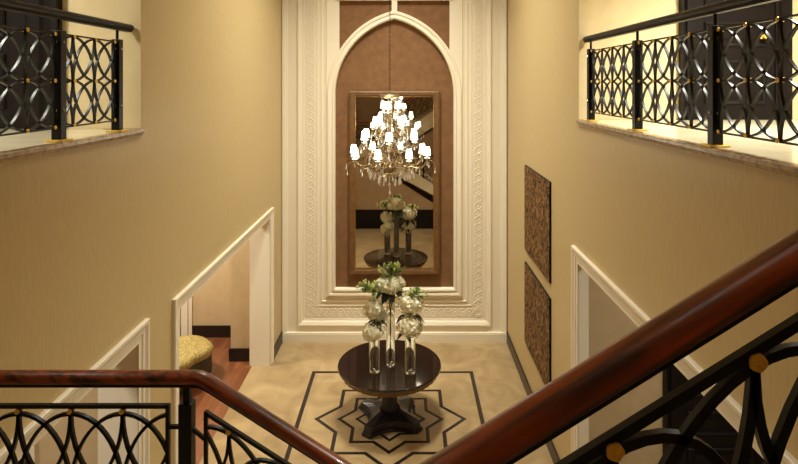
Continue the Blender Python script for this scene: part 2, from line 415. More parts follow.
# ------------------------------------------------------------------ ironwork
def sweep2d(mb, pts, w, d, fn, closed=False):
    """flat bar along 2d pts; w in plane, d across; fn(u,v,n)->3d"""
    n = len(pts); ring = []
    for i, p in enumerate(pts):
        if closed: a, b_ = pts[i-1], pts[(i+1) % n]
        else: a, b_ = pts[max(i-1, 0)], pts[min(i+1, n-1)]
        tx, ty = b_[0]-a[0], b_[1]-a[1]; l = math.hypot(tx, ty) or 1
        nx, ny = -ty/l*w/2, tx/l*w/2
        ring.append([fn(p[0]+nx, p[1]+ny, -d/2), fn(p[0]+nx, p[1]+ny, d/2), fn(p[0]-nx, p[1]-ny, d/2), fn(p[0]-nx, p[1]-ny, -d/2)])
    vs = [v for r in ring for v in r]; fs = []
    for i in range(n if closed else n-1):
        j = (i+1) % n
        for k in range(4):
            k2 = (k+1) % 4; fs.append((i*4+k, i*4+k2, j*4+k2, j*4+k))
    if not closed and n > 1: fs += [(3, 2, 1, 0), ((n-1)*4, (n-1)*4+1, (n-1)*4+2, (n-1)*4+3)]
    mb.add(vs, fs)

def hoop(uc, vc, a, b_, u0, u1, v0, v1, slope, w, d, fn, n=96):
    """ellipse bar clipped to the panel; v is measured before the slope is added"""
    mb = MB(); P = [(uc+a*math.cos(2*PI*(i+.5)/n-PI/2), vc+b_*math.sin(2*PI*(i+.5)/n-PI/2)) for i in range(n)]
    tr = lambda p: (p[0], p[1]+slope*p[0])
    e = 1e-4
    ins = [u0 <= p[0] <= u1 and v0-e <= p[1] <= v1+e for p in P]
    if all(ins): sweep2d(mb, [tr(p) for p in P[::2]], w, d, fn, True); return mb, True
    if not any(ins): return None, False
    def cut(p, q):            # p inside, q outside
        t_ = 1
        for k, lo, hi in ((0, u0, u1), (1, v0, v1)):
            if q[k] < lo: t_ = min(t_, (lo-p[k])/(q[k]-p[k]))
            if q[k] > hi: t_ = min(t_, (hi-p[k])/(q[k]-p[k]))
        t_ = max(t_, 0)
        return (p[0]+(q[0]-p[0])*t_, p[1]+(q[1]-p[1])*t_)
    st_ = next(i for i in range(n) if ins[i] and not ins[i-1]); run = []
    for k in range(n+1):
        i = (st_+k) % n
        if k < n and ins[i]:
            if not run: run.append(cut(P[i], P[i-1]))
            run.append(P[i])
        elif run:
            run.append(cut(P[i-1], P[i]))
            if len(run) > 4:
                run = [run[0]]+run[1:-1:2]+[run[-1]]
                sweep2d(mb, [tr(p_) for p_ in run], w, d, fn)
            run = []
    return (mb if mb.v else None), False

def rosette(fn, u, v, r, proud, side, flip=1):
    """brass flower boss; disc facing +-n"""
    mb = MB(); n = 20; vs = []
    prof_ = [(r*.5, 0), (r, proud*.25), (r, proud*.6), (r*.75, proud*.85), (r*.35, proud), (0.0005, proud*1.05)]
    for (rr, h) in prof_:
        for k in range(n):
            a = 2*PI*k/n; q = rr*(1+.05*math.cos(5*a)) ; hh = h - (.25*proud*abs(math.cos(2.5*a)) if .3*r < rr < .9*r else 0)
            vs.append(fn(u+q*math.cos(a), v+q*math.sin(a), side*hh))
    fs = [(i*n+k, i*n+(k+1) % n, (i+1)*n+(k+1) % n, (i+1)*n+k) for i in range(len(prof_)-1) for k in range(n)]
    fs.append(tuple(range(n)))
    mb.add(vs, fs); return mb

def lattice(root, fn, u0, u1, vt, vb, d, nodes, gap, slope, bar=.014, dep=.022, ros=.0125, hb=None):
    """panel frame part with hoops and rosettes as sub-parts; three rows of interlocking ellipses"""
    hb = hb or bar
    fmb = MB(); tr = lambda u, v: (u, v+slope*u)
    sweep2d(fmb, [tr(u0, vt), tr(u1, vt)], bar, dep, fn); sweep2d(fmb, [tr(u0, vb), tr(u1, vb)], bar, dep, fn)
    sweep2d(fmb, [tr(u0, vt+bar/2), tr(u0, vb-bar/2)], bar, dep, fn); sweep2d(fmb, [tr(u1, vt+bar/2), tr(u1, vb-bar/2)], bar, dep, fn)
    panel = fmb.build('lattice_panel', 'black_metal', root)
    t_, b_ = vt-gap, vb+gap; H = (t_-b_)/2; mid = (t_+b_)/2
    for uc in nodes:
        for vc in (t_, mid, b_):
            h, full = hoop(uc, vc, d, H, u0, u1, b_, t_, slope, hb, dep*.85, fn)
            if h: h.build('hoop' if full else 'hoop_arc', 'black_metal', panel, smooth=40)
    for uc in nodes:
        if uc < u0-.004 or uc > u1+.004: continue
        for v in (vt-gap*.5-.002, mid, vb+gap*.5+.002):
            u_, v_ = tr(uc, v)
            stb = MB(); q = .018 if abs(v-mid) < 1e-6 else gap*.5+.002
            sweep2d(stb, [(uc, v_+q), (uc, v_-q)], .011, dep*.8, fn)
            stb.build('collar', 'black_metal', panel)
            both = MB()
            for s_ in (-1, 1):
                r_ = rosette(lambda a, b2, n_: fn(a, b2, n_+s_*dep/2), u_, v_, ros, ros*.9, s_)
                both.add(r_.v, r_.f)
            sweep2d(both, [(uc-ros*.3, v_), (uc+ros*.3, v_)], ros*.6, dep+.002, fn)
            both.build('rosette', 'brass', panel, smooth=35)
    return panel

# --- balcony railings: u runs along y
def balcony_rail(xr, sgn, y_near, y_far, posts, label, plate_side):
    root = thing('balcony_railing', (xr, (y_near+y_far)/2, ZB+.04), label, 'railing', None)
    L0 = root.location.copy()
    fn = lambda u, v, n: (n*1.0, u-L0.y, v-L0.z)       # local coordinates, n towards +x
    z0 = ZB+.037
    hr = MB().tube([(0, y_near-L0.y, 5.055-L0.z), (0, y_far-.02-L0.y, 5.055-L0.z), (0, y_far-.005-L0.y, 5.055-L0.z)], [.03, .03, .02], 16)
    hr.build('handrail', 'black_rail', root, smooth=60)
    MB().box(-.02, .02, y_near-L0.y, y_far-.04-L0.y, 5.018-L0.z, 5.028-L0.z).build('rail_core', 'black_metal', root)
    for py in posts:
        y = py-L0.y
        p = MB().box(-.032, .032, y-.032, y+.032, z0+.004-L0.z, 4.945-L0.z).build('post', 'black_metal', root, bevel=.004)
        MB().tube([(0, y, 4.94-L0.z), (0, y, 5.03-L0.z)], .011, 10).build('stem', 'black_metal', p)
        MB().box(-.06, .06, y-.06, y+.06, z0-L0.z, z0+.012-L0.z).build('base_plate', 'brass', p, bevel=.002)
        for bz in (4.87, 4.42):
            for s_ in (-1, 1):
                b_ = MB().lathe([(.010, 0), (.010, .003), (.007, .007), (.001, .009)], n=10); b_.v = [(a, y+s_*0-0.032-q, c+bz-L0.z) for a, c, q in b_.v] if s_ < 0 else [(plate_side*(.032+q), y+a, c+bz-L0.z) for a, c, q in b_.v]
                b_.build('bolt', 'steel', p)
    d = .262
    allp = sorted(posts)
    for i in range(len(allp)-1):
        a, b_ = allp[i]+.05, allp[i+1]-.05
        n = max(1, round((b_-a)/d)); dd = (b_-a)/n
        nodes = [a+dd*(k+.5)-dd*0 for k in range(n)]
        dd = .268; nodes = [b_-.008-dd*k for k in range(-1, 9) if b_-.008-dd*k > a-dd*.95]
        lattice(root, fn, a, b_, 4.925, 4.305, dd, nodes, .008, 0, bar=.010, dep=.02, ros=.0125, hb=.0105)
        for v in (4.87, 4.36):
            MB().box(-.006, .006, allp[i]+.03-L0.y, a-L0.y+.004, v-.006-L0.z, v+.006-L0.z).box(-.006, .006, b_-.004-L0.y, allp[i+1]-.03-L0.y, v-.006-L0.z, v+.006-L0.z).build('bracket', 'black_metal', root)
    return root
balcony_rail(-2.285, 1, .95, 4.705, (4.47, 3.72, 2.6, 1.5), 'black lattice balcony railing at the upper left beside the dark doorway', 1)
balcony_rail(1.872, -1, 1.0, 5.90, (5.72, 4.57, 3.42, 2.27, 1.15), 'black lattice balcony railing at the upper right above the pale marble landing', -1)

# --- stair railings: u runs along x
def stair_rail_parts(root, yv, base):
    return lambda u, v, n: (u-base[0], yv+n-base[1], v-base[2])
def handrail_path(root, pts, base, wood='mahogany', r=.031):
    pts = [(p[0]-base[0], p[1]-base[1], p[2]-base[2]) for p in pts]
    n = 20; prof_ = []
    for k in range(n):
        a = 2*PI*k/n; prof_.append((.035*math.cos(a), .003+.0265*math.sin(a)))
    vs = []; fs = []
    for i, p in enumerate(pts):
        a = pts[max(i-1, 0)]; b_ = pts[min(i+1, len(pts)-1)]
        t_ = Vector((b_[0]-a[0], 0, b_[2]-a[2])).normalized(); up = Vector((-t_.z, 0, t_.x))
        if up.z < 0: up = -up
        q1 = (Vector(p)-Vector(a)); q2 = Vector(b_)-Vector(p)
        sc = 1
        if q1.length > 1e-6 and q2.length > 1e-6:
            sc = 1/max(.5, math.cos(q1.angle(q2)/2))
        for (s_, h) in prof_: vs.append(Vector(p)+Vector((0, s_, 0))+up*h*sc)
    m_ = len(pts)
    for i in range(m_-1):
        for k in range(n): fs.append((i*n+k, i*n+(k+1) % n, (i+1)*n+(k+1) % n, (i+1)*n+k))
    fs.append(tuple(range(n-1, -1, -1))); fs.append(tuple((m_-1)*n+k for k in range(n)))
    MB().add(vs, fs).build('handrail', wood, root, smooth=50)
    c = MB()
    sweep2d(c, [(p[0], p[2]-.027) for p in pts], .009, .034, lambda u, v, n_: (u, pts[0][1]+n_, v))
    c.build('rail_core', 'black_metal', root)

# far railing: landing and lower flight
YF, SL = 2.35, -.64
KX, KZ = -.848, 3.373
root = thing('stair_railing', (KX, YF, LAND), 'railing with dark red wooden handrail, level at left then sloping down to the right', 'railing')
base = tuple(root.location)
fn = stair_rail_parts(root, YF, base)
handrail_path(root, [(-2.17, YF, KZ), (KX-.04, YF, KZ), (KX-.012, YF, KZ-.002), (KX+.012, YF, KZ-.012), (KX+.04, YF, KZ-.028), (2.6, YF, KZ+SL*(2.6-KX))], base, 'mahogany_falling')
d = .216; BARZ = 3.257; b1 = .235
xr_end = (168.0-406)*YF/565
n0 = (122.8-406)*YF/565
lattice(root, fn, -2.12, xr_end, BARZ, 2.545, d, [n0-d*k for k in range(-1, 6)], .032, 0, bar=.015, dep=.018, ros=.0105, hb=.0135)
# newel at the corner of landing and flight
xn = (187-406)*YF/565
p = MB().box(xn-.027-base[0], xn+.027-base[0], -.027, .027, .012, 3.275-base[2]).build('newel', 'black_metal', root, bevel=.003)
MB().box(xn-.012-base[0], xn+.014-base[0], -.012, .012, 3.27-base[2], 3.345-base[2]).build('stem', 'black_metal', p)
MB().box(xn-.05-base[0], xn+.05-base[0], -.05, .05, .0, .012).build('base_plate', 'brass', p)
MB().box(xr_end-base[0], xn-.02-base[0], -.006, .006, 3.163-base[2], 3.179-base[2]).build('bracket', 'black_metal', root)
u0 = (206-406)*YF/565
sweepb = MB(); sweep2d(sweepb, [(xn+.02, 3.165), (u0, 3.115)], .014, .012, fn); sweepb.build('bracket', 'black_metal', root)
zt0 = 4.6-(414-83)*YF/565+.006         # top bar height at u0
vt = zt0-SL*u0
nr = (229-406)*YF/565
lattice(root, fn, u0, 2.45, vt, vt-.712, d, [nr+d*k for k in range(-1, 16)], .026, SL, bar=.014, dep=.018, ros=.0105, hb=.0125)
for X in (.55, 1.75, 2.6):
    zz = KZ+SL*(X-KX)
    p = MB().box(X-.02-base[0], X+.02-base[0], -.02, .02, zz-.9-base[2], zz-.03-base[2]).build('post', 'black_metal', root)

# near railing: upper flight
YN, SN = .85, .623
root = thing('stair_railing', (0, YN, 3.05), 'thick glossy mahogany handrail rising to the right over black ironwork, closest to viewer', 'railing')
base = tuple(root.location)
fn = stair_rail_parts(root, YN, base)
ZR0 = 3.972
handrail_path(root, [(-.98, YN, ZR0-SN*.93), (-.9, YN, ZR0-SN*.9), (1.80, YN, ZR0+SN*1.80)], base, 'mahogany_rising')
ros0 = ((617.5-406)*.828/565, 4.6-(449-83)*YN/565)
vt = ZR0-.099
lattice(root, fn, -.84, 1.74, vt, vt-.70, .212, [ros0[0]+.212*k for k in range(-6, 8)], .022, SN, bar=.0155, dep=.015, ros=.0135, hb=.0155)
for X in (-.9, 1.79):
    zz = ZR0+SN*X
    p = MB().box(X-.025-base[0], X+.025-base[0], -.025, .025, zz-.9-base[2], zz-.03-base[2]).build('newel', 'black_metal', root)

# ------------------------------------------------------------------ stairs and landing
struct(MB().box(XL+.002, -.88, .90, 2.42, LAND-.22, LAND).box(XL+.002, -.62, -1.39, .90, LAND-.22, LAND).build('floor_landing', 'nosing'))
def flight(name, x0, z0, run, rise, n, y0, y1, sgn, label, near=False):
    root = thing(name, (x0, (y0+y1)/2, z0), label, 'stairs')
    for k in range(n):
        xa = x0+run*k; xb = xa+run; z = z0+sgn*rise*(k+1)
        if sgn < 0:
            zb = z-rise*1.15
        else: zb = z-rise*2.1
        MB().box(xa-x0-.02, xb-x0, y0-root.location.y, y1-root.location.y, zb-z0, z-z0).build('step', 'nosing', root)
    # side string
    sb = MB()
    L_ = run*n
    for yy in (y1, y0-.03):
        a, c = (.18, -.36) if sgn > 0 else (.02, -.5)
        P = [(0, a), (L_, a+sgn*rise*n), (L_, c+sgn*rise*n), (0, c)]
        if sgn < 0: P = [(x, max(z, -z0+.002)) for x, z in P]
        sb.prism(P, lambda u, v: (u, yy-root.location.y, v), lambda u, v: (u, yy+.03-root.location.y, v))
    sb.build('string', 'string', root)
    return root
lower = flight('stair_flight', -.858, LAND, .266, .1704, 14, .95, 2.38, -1, 'stone stairs dropping from the landing, seen only in the mirror')
upper = flight('stair_flight', -.6, LAND, .266, .1704, 9, -1.33, .86, 1, 'upper flight of stairs under the viewer rising to the right')
# brown wall with a dark dado below landing and flights (parts of the stairs)
def spandrel(root, P, y0, y1, name, mat):
    l = root.location
    mb = MB(); mb.prism(P, lambda u, v: (u-l.x, y0-l.y, v-l.z), lambda u, v: (u-l.x, y1-l.y, v-l.z)); return mb.build(name, mat, root)
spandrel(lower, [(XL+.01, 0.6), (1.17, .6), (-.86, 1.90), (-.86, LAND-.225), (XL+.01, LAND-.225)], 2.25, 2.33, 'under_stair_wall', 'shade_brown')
spandrel(lower, [(XL+.01, 0.002), (2.10, .002), (1.17, .6), (XL+.01, .6)], 2.24, 2.35, 'dado', 'dark_wood')
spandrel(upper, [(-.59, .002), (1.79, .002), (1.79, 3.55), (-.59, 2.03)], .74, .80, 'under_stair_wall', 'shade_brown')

# ------------------------------------------------------------------ mirror
mr = thing('wall_mirror', (CXB, 10.08, 1.19), 'tall rectangular mirror in a brown frame on the arched back wall', 'mirror')
bx = lambda x: x-CXB
def rectframe(prof_, hw, z0, z1, yb):
    mb = MB()
    for i in range(len(prof_)-1):
        (o1, h1), (o2, h2) = prof_[i], prof_[i+1]
        def rr(o, h): return [(-hw-o, yb-h, z0-o), (hw+o, yb-h, z0-o), (hw+o, yb-h, z1+o), (-hw-o, yb-h, z1+o)]
        A, B = rr(o1, h1), rr(o2, h2)
        for k in range(4): mb.add([A[k], A[(k+1) % 4], B[(k+1) % 4], B[k]], [(0, 1, 2, 3)])
    return mb
gw = .695; gz0, gz1 = .10, 3.16
MB().box(-gw-.01, gw+.01, .02, .048, gz0-.01, gz1+.01).build('backing', 'frame_wood', mr)
MB().add([(-gw, .012, gz0), (gw, .012, gz0), (gw, .012, gz1), (-gw, .012, gz1)], [(0, 1, 2, 3)]).build('mirror_glass', 'mirror', mr)
rectframe([(0, -.012), (0, .02), (.012, .02), (.014, .014)], gw, gz0, gz1, 0).build('gilt_slip', 'gold_frame', mr)
rectframe([(.012, .0), (.014, .022), (.03, .03), (.085, .034), (.1, .022), (.112, .022), (.115, -.048)], gw, gz0, gz1, 0).build('frame', 'frame_wood', mr)

# ------------------------------------------------------------------ carved panels on the right wall
for (z0, z1, lab) in ((2.11, 3.37, 'upper of two dark brown carved relief panels on the right wall'), (.72, 1.92, 'lower of two dark brown carved relief panels on the right wall')):
    r_ = thing('wall_panel', (XR, 7.75, z0), lab, 'wall art', 'carved panels on the right wall')
    MB().box(-.022, -.001, -.74, .74, 0, z1-z0).build('backing', 'dark_wood', r_)
    MB().box(-.028, -.021, -.73, .73, .012, z1-z0-.012).build('carved_face', 'relief', r_)

# ------------------------------------------------------------------ ottoman
pts = [(-3.64, 9.20), (-3.47, 9.26), (-3.27, 9.18), (-3.07, 8.97), (-3.02, 8.80), (-3.07, 8.64), (-3.17, 8.50), (-3.22, 8.34), (-3.36, 8.20), (-3.62, 8.10)]
full = pts + [(-7.7-x+.0, y) for x, y in reversed(pts)]
def catmull(P, m=6):
    out = []; n = len(P)
    for i in range(n):
        p0, p1, p2, p3 = [Vector(P[(i+k-1) % n]) for k in range(4)]
        for j in range(m):
            t_ = j/m
            out.append(.5*((2*p1)+(-p0+p2)*t_+(2*p0-5*p1+4*p2-p3)*t_*t_+(-p0+3*p1-3*p2+p3)*t_**3))
    return out
oc = (-3.85, 8.68)
ol = catmull([(x-oc[0], y-oc[1]) for x, y in full], 5)
def shell(levels):
    mb = MB(); n = len(ol); vs = []
    for (s_, z) in levels:
        for p in ol:
            l = p.length; q = p*((l-s_)/l); vs.append((q.x, q.y, z))
    fs = [(i*n+k, i*n+(k+1) % n, (i+1)*n+(k+1) % n, (i+1)*n+k) for i in range(len(levels)-1) for k in range(n)]
    fs += [tuple(range(n-1, -1, -1)), tuple((len(levels)-1)*n+k for k in range(n))]
    return mb.add(vs, fs)
ot = thing('ottoman', (oc[0], oc[1], 0), 'upholstered ottoman with gold brocade top in the room beyond the left opening', 'ottoman')
shell([(.03, .07), (.02, .09), (.02, .36), (.03, .37)]).build('skirt', 'sofa_side', ot, smooth=50)
shell([(.02, .365), (.0, .38), (-.005, .44), (.015, .475), (.06, .495), (.2, .505)]).build('cushion', 'brocade', ot, smooth=60)
for (fx, fy) in ((.5, .15), (.45, -.35), (-.45, .15), (-.45, -.35)):
    MB().lathe([(.02, 0), (.03, .08)], c=(fx, fy, 0), n=12).build('foot', 'dark_wood', ot)

# ------------------------------------------------------------------ round table
tb = thing('round_table', (XC-.013, YT, 0), 'round dark polished pedestal table standing on the star inlay of the floor', 'table')
MB().lathe([(.66, .722), (.70, .728), (.707, .742), (.707, .757), (.70, .767), (.0005, .767)], n=96, cap=True).build('tabletop', 'table_wood', tb, smooth=40)
ap = MB(); n = 144; vs = []; fs = []
lev = [(.655, .724), (.66, .70), (.66, .665), (.645, .655), (.60, .655)]
for (r, z) in lev:
    for k in range(n):
        a = 2*PI*k/n; rr = r + (.006*math.cos(36*a) if .66 <= z <= .71 else 0); vs.append((rr*math.cos(a), rr*math.sin(a), z))
fs = [(i*n+k, i*n+(k+1) % n, (i+1)*n+(k+1) % n, (i+1)*n+k) for i in range(len(lev)-1) for k in range(n)]
ap.add(vs, fs); ap.build('apron', 'gold_trim', tb, smooth=40)
ROT = math.radians(9)
def poly_loft(mb, sections, n):
    vs = []
    for (P, z) in sections: vs += [(x, y, z) for x, y in P]
    fs = [(i*n+k, i*n+(k+1) % n, (i+1)*n+(k+1) % n, (i+1)*n+k) for i in range(len(sections)-1) for k in range(n)]
    fs += [tuple(range(n-1, -1, -1)), tuple((len(sections)-1)*n+k for k in range(n))]
    mb.add(vs, fs)
def concave(R, dip, cut):
    P = []; m_ = 9
    for q in range(4):
        a0 = PI/4+q*PI/2+ROT
        c0 = Vector((R*math.cos(a0), R*math.sin(a0))); c1 = Vector((R*math.cos(a0+PI/2), R*math.sin(a0+PI/2)))
        e = (c1-c0).normalized(); nn = Vector((-e.y, e.x))
        if nn.dot(c0) > 0: nn = -nn
        A = c0+e*cut; B = c1-e*cut
        for j in range(m_):
            t_ = j/(m_-1); p = A.lerp(B, t_)+nn*dip*math.sin(PI*t_); P.append((p.x, p.y))
    return P
pb = MB(); poly_loft(pb, [(concave(.57, .11, .09), .0), (concave(.57, .11, .09), .04)], 36)
pb.build('foot_plinth', 'table_base', tb)
pb = MB(); poly_loft(pb, [(concave(.54, .12, .09), .04), (concave(.52, .12, .09), .11), (concave(.30, .05, .05), .16), (concave(.20, .02, .03), .18)], 36)
pb.build('base', 'table_base', tb, bevel=.004)
def octo(r): return [(r*math.cos(PI/8+k*PI/4+ROT), r*math.sin(PI/8+k*PI/4+ROT)) for k in range(8)]
cm = MB(); poly_loft(cm, [(octo(.15), .165), (octo(.15), .20), (octo(.115), .24), (octo(.10), .40), (octo(.105), .52), (octo(.14), .60), (octo(.20), .655)], 8)
cm.build('column', 'table_base', tb)
cap_ = MB().lathe([(.2, .655), (.45, .675), (.6, .70), (.6, .722)], n=48).build('underframe', 'table_base', tb, smooth=40)

# ------------------------------------------------------------------ vases and flowers
TZ = .768
def vase(x, y, r, h, label):
    t_ = thing('glass_vase', (x, y, TZ), label, 'vase', 'glass vases on the round table')
    th = .004
    MB().lathe([(r*.96, 0), (r, .006), (r, h), (r-th, h), (r-th, .028), (.0005, .024)], n=40, cap=True).build('vase_wall', 'glass', t_, smooth=40)
    return t_
def bloom(cx, cy, cz, rx, rz, parent, seed):
    rnd = random.Random(seed); mb = MB()
    # inner mass
    n1, n2 = 14, 8; vs = []; fs = []
    for i in range(n2+1):
        ph = -PI/2+PI*i/n2
        for k in range(n1):
            a = 2*PI*k/n1; vs.append((cx+rx*.86*math.cos(ph)*math.cos(a), cy+rx*.86*math.cos(ph)*math.sin(a), cz+rz*.86*math.sin(ph)))
    for i in range(n2):
        for k in range(n1): fs.append((i*n1+k, i*n1+(k+1) % n1, (i+1)*n1+(k+1) % n1, (i+1)*n1+k))
    mb.add(vs, fs)
    N_ = 130
    for i in range(N_):
        zz = 1-2*(i+.5)/N_; th = i*2.39996
        rr = math.sqrt(1-zz*zz); nrm = Vector((rr*math.cos(th), rr*math.sin(th), zz))
        lump = 1+.10*math.sin(5*th+seed)*rr+rnd.uniform(-.04, .06)
        c = Vector((cx+nrm.x*rx*lump, cy+nrm.y*rx*lump, cz+nrm.z*rz*lump))
        nn = Vector((nrm.x/rx, nrm.y/rx, nrm.z/rz)).normalized()
        nn = (nn+Vector((rnd.uniform(-.55, .55), rnd.uniform(-.55, .55), rnd.uniform(-.55, .55)))).normalized()
        a_ = nn.orthogonal().normalized(); b_ = nn.cross(a_); ro = rnd.uniform(0, PI); s_ = rnd.uniform(.017, .026)
        for q in range(4):
            an = ro+q*PI/2; d1 = a_*math.cos(an)+b_*math.sin(an); d2 = a_*-math.sin(an)+b_*math.cos(an)
            mb.add([c, c+d1*s_*.6+d2*s_*.55+nn*.004, c+d1*s_*1.15+nn*.001, c+d1*s_*.6-d2*s_*.55+nn*.004], [(0, 1, 2, 3)])
    return mb.build('bloom', 'petal', parent, smooth=80)
def leaf(mb, p, d_, L_, W_, droop=.3):
    d_ = Vector(d_).normalized(); s_ = d_.cross(Vector((0, 0, 1)))
    if s_.length < .1: s_ = Vector((1, 0, 0))
    s_.normalize(); p = Vector(p); vs = []; n = 5
    for i in range(n+1):
        t_ = i/n; w = W_*math.sin(PI*min(t_*1.0+.06, 1))**.8; c = p+d_*L_*t_+Vector((0, 0, -droop*L_*t_*t_))
        vs += [c-s_*w/2+Vector((0, 0, .15*w)), c, c+s_*w/2+Vector((0, 0, .15*w))]
    fs = []
    for i in range(n):
        fs += [(i*3, i*3+1, i*3+4, i*3+3), (i*3+1, i*3+2, i*3+5, i*3+4)]
    mb.add(vs, fs)
def spray(cx, cy, cz, R, parent, seed, n=26, up=.6, buds=True):
    rnd = random.Random(seed); lf = MB(); bd = MB()
    for i in range(n):
        a = rnd.uniform(0, 2*PI); e = rnd.uniform(-.1, 1.25); d_ = Vector((math.cos(a)*math.cos(e), math.sin(a)*math.cos(e), math.sin(e)*up+.15))
        p = Vector((cx, cy, cz))+d_*R*rnd.uniform(.1, .45)
        leaf(lf, p, d_+Vector((rnd.uniform(-.2, .2),)*3), R*rnd.uniform(.5, .78), R*.27, rnd.uniform(0, .4))
    for i in range(int(n*.7)):
        a = rnd.uniform(0, 2*PI); e = rnd.uniform(.1, 1.35); d_ = Vector((math.cos(a)*math.cos(e), math.sin(a)*math.cos(e), math.sin(e)*up+.1))
        p = Vector((cx, cy, cz)); q = p+d_*R*rnd.uniform(.75, 1.05)
        bd.tube([p, q], .0025, 4)
        bd.lathe([(.002, -.022), (.015, -.006), (.014, .010), (.002, .028)], c=tuple(q), n=7)
    lf.build('greenery', 'leaf', parent, smooth=60)
    if buds: bd.build('buds', 'bud', parent, smooth=60)
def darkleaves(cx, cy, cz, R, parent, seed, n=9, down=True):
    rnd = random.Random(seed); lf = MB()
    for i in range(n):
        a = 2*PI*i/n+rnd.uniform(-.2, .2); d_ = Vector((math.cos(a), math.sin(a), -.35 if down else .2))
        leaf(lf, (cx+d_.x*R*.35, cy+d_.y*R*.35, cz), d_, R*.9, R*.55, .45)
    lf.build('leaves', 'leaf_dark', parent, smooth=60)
def stems(x, y, z0, z1, parent, n=5, spread=.03, seed=1):
    rnd = random.Random(seed); mb = MB()
    for i in range(n):
        a = 2*PI*i/n; mb.tube([(x+spread*math.cos(a)*.6, y+spread*math.sin(a)*.6, z0), (x-spread*.3*math.cos(a), y-spread*.3*math.sin(a), (z0+z1)/2), (x+spread*.6*math.cos(a+.6), y+spread*.6*math.sin(a+.6), z1)], .0045, 6)
    mb.build('stems', 'stem', parent, smooth=60)
# centre
vx, vy = -.212, 7.70
vase(vx, vy, .060, .90, 'tallest clear glass cylinder vase, at the centre of the table')
fa = thing('flower_arrangement', (vx, vy, TZ+.05), 'tall centre bouquet of white hydrangea topped with green buds', 'flowers', 'white bouquets on the round table')
b0 = fa.location
stems(0, 0, 0, 1.68-b0.z, fa, 5, .03, 3)
for k, (dx, dy, dz) in enumerate(((-.085, -.06, 0), (.085, -.05, .01), (0, .10, .12), (.0, -.10, -.015))):
    bloom(dx, dy, 1.875+dz-b0.z, .11, .088, fa, 10+k)
spray(.01, 0, 1.955-b0.z, .22, fa, 5, 34, .8)
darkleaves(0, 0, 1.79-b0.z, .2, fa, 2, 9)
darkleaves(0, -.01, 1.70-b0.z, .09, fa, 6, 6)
# left
vx, vy = -.421, 7.52
vase(vx, vy, .070, .50, 'clear glass vase at the left on the table, shorter than the centre one')
fa = thing('flower_arrangement', (vx, vy, TZ+.05), 'left bouquet of two stacked white hydrangeas with a green spray above', 'flowers', 'white bouquets on the round table')
b0 = fa.location
stems(0, 0, 0, 1.85-b0.z, fa, 4, .03, 4)
bloom(-.02, -.075, 1.32-b0.z, .13, .105, fa, 21)
bloom(-.01, -.0, 1.59-b0.z, .132, .115, fa, 22)
bloom(.05, .11, 1.44-b0.z, .10, .09, fa, 23)
spray(-.06, .0, 1.80-b0.z, .19, fa, 8, 30, .75)
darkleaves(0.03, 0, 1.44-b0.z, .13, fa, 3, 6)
# right
vx, vy = .055, 7.49
vase(vx, vy, .070, .52, 'clear glass vase at the right on the table beneath the fullest blooms')
fa = thing('flower_arrangement', (vx, vy, TZ+.05), 'right bouquet of two full white hydrangeas stacked one above the other', 'flowers', 'white bouquets on the round table')
b0 = fa.location
stems(0, 0, 0, 1.7-b0.z, fa, 4, .03, 5)
bloom(.005, -.075, 1.41-b0.z, .155, .135, fa, 31)
bloom(.01, .0, 1.67-b0.z, .165, .135, fa, 32)
spray(.08, .02, 1.77-b0.z, .15, fa, 9, 22, .6)
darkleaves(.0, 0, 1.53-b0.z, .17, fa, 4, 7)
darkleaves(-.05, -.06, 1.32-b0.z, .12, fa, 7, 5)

# ------------------------------------------------------------------ chandelier
CX, CY = -.222, 7.735
ch = thing('chandelier', (CX, CY, 3.1), 'brass chandelier with glowing white shades and crystal drops hanging over the table', 'chandelier')
Z0 = 3.1
def zz(z): return z-Z0
sp = [(.006, 3.20), (.03, 3.24), (.05, 3.30), (.03, 3.36), (.10, 3.42), (.115, 3.45), (.05, 3.48), (.028, 3.56), (.045, 3.62), (.07, 3.66), (.04, 3.70), (.022, 3.78), (.03, 3.84), (.055, 3.88), (.03, 3.93),
      (.02, 4.02), (.045, 4.06), (.02, 4.1), (.018, 4.2), (.035, 4.24), (.015, 4.28), (.015, 4.38), (.12, 4.405), (.135, 4.43), (.125, 4.44), (.03, 4.45), (.012, 4.50)]
MB().lathe([(r, zz(z)) for r, z in sp], n=20).build('stem', 'antique', ch, smooth=50)
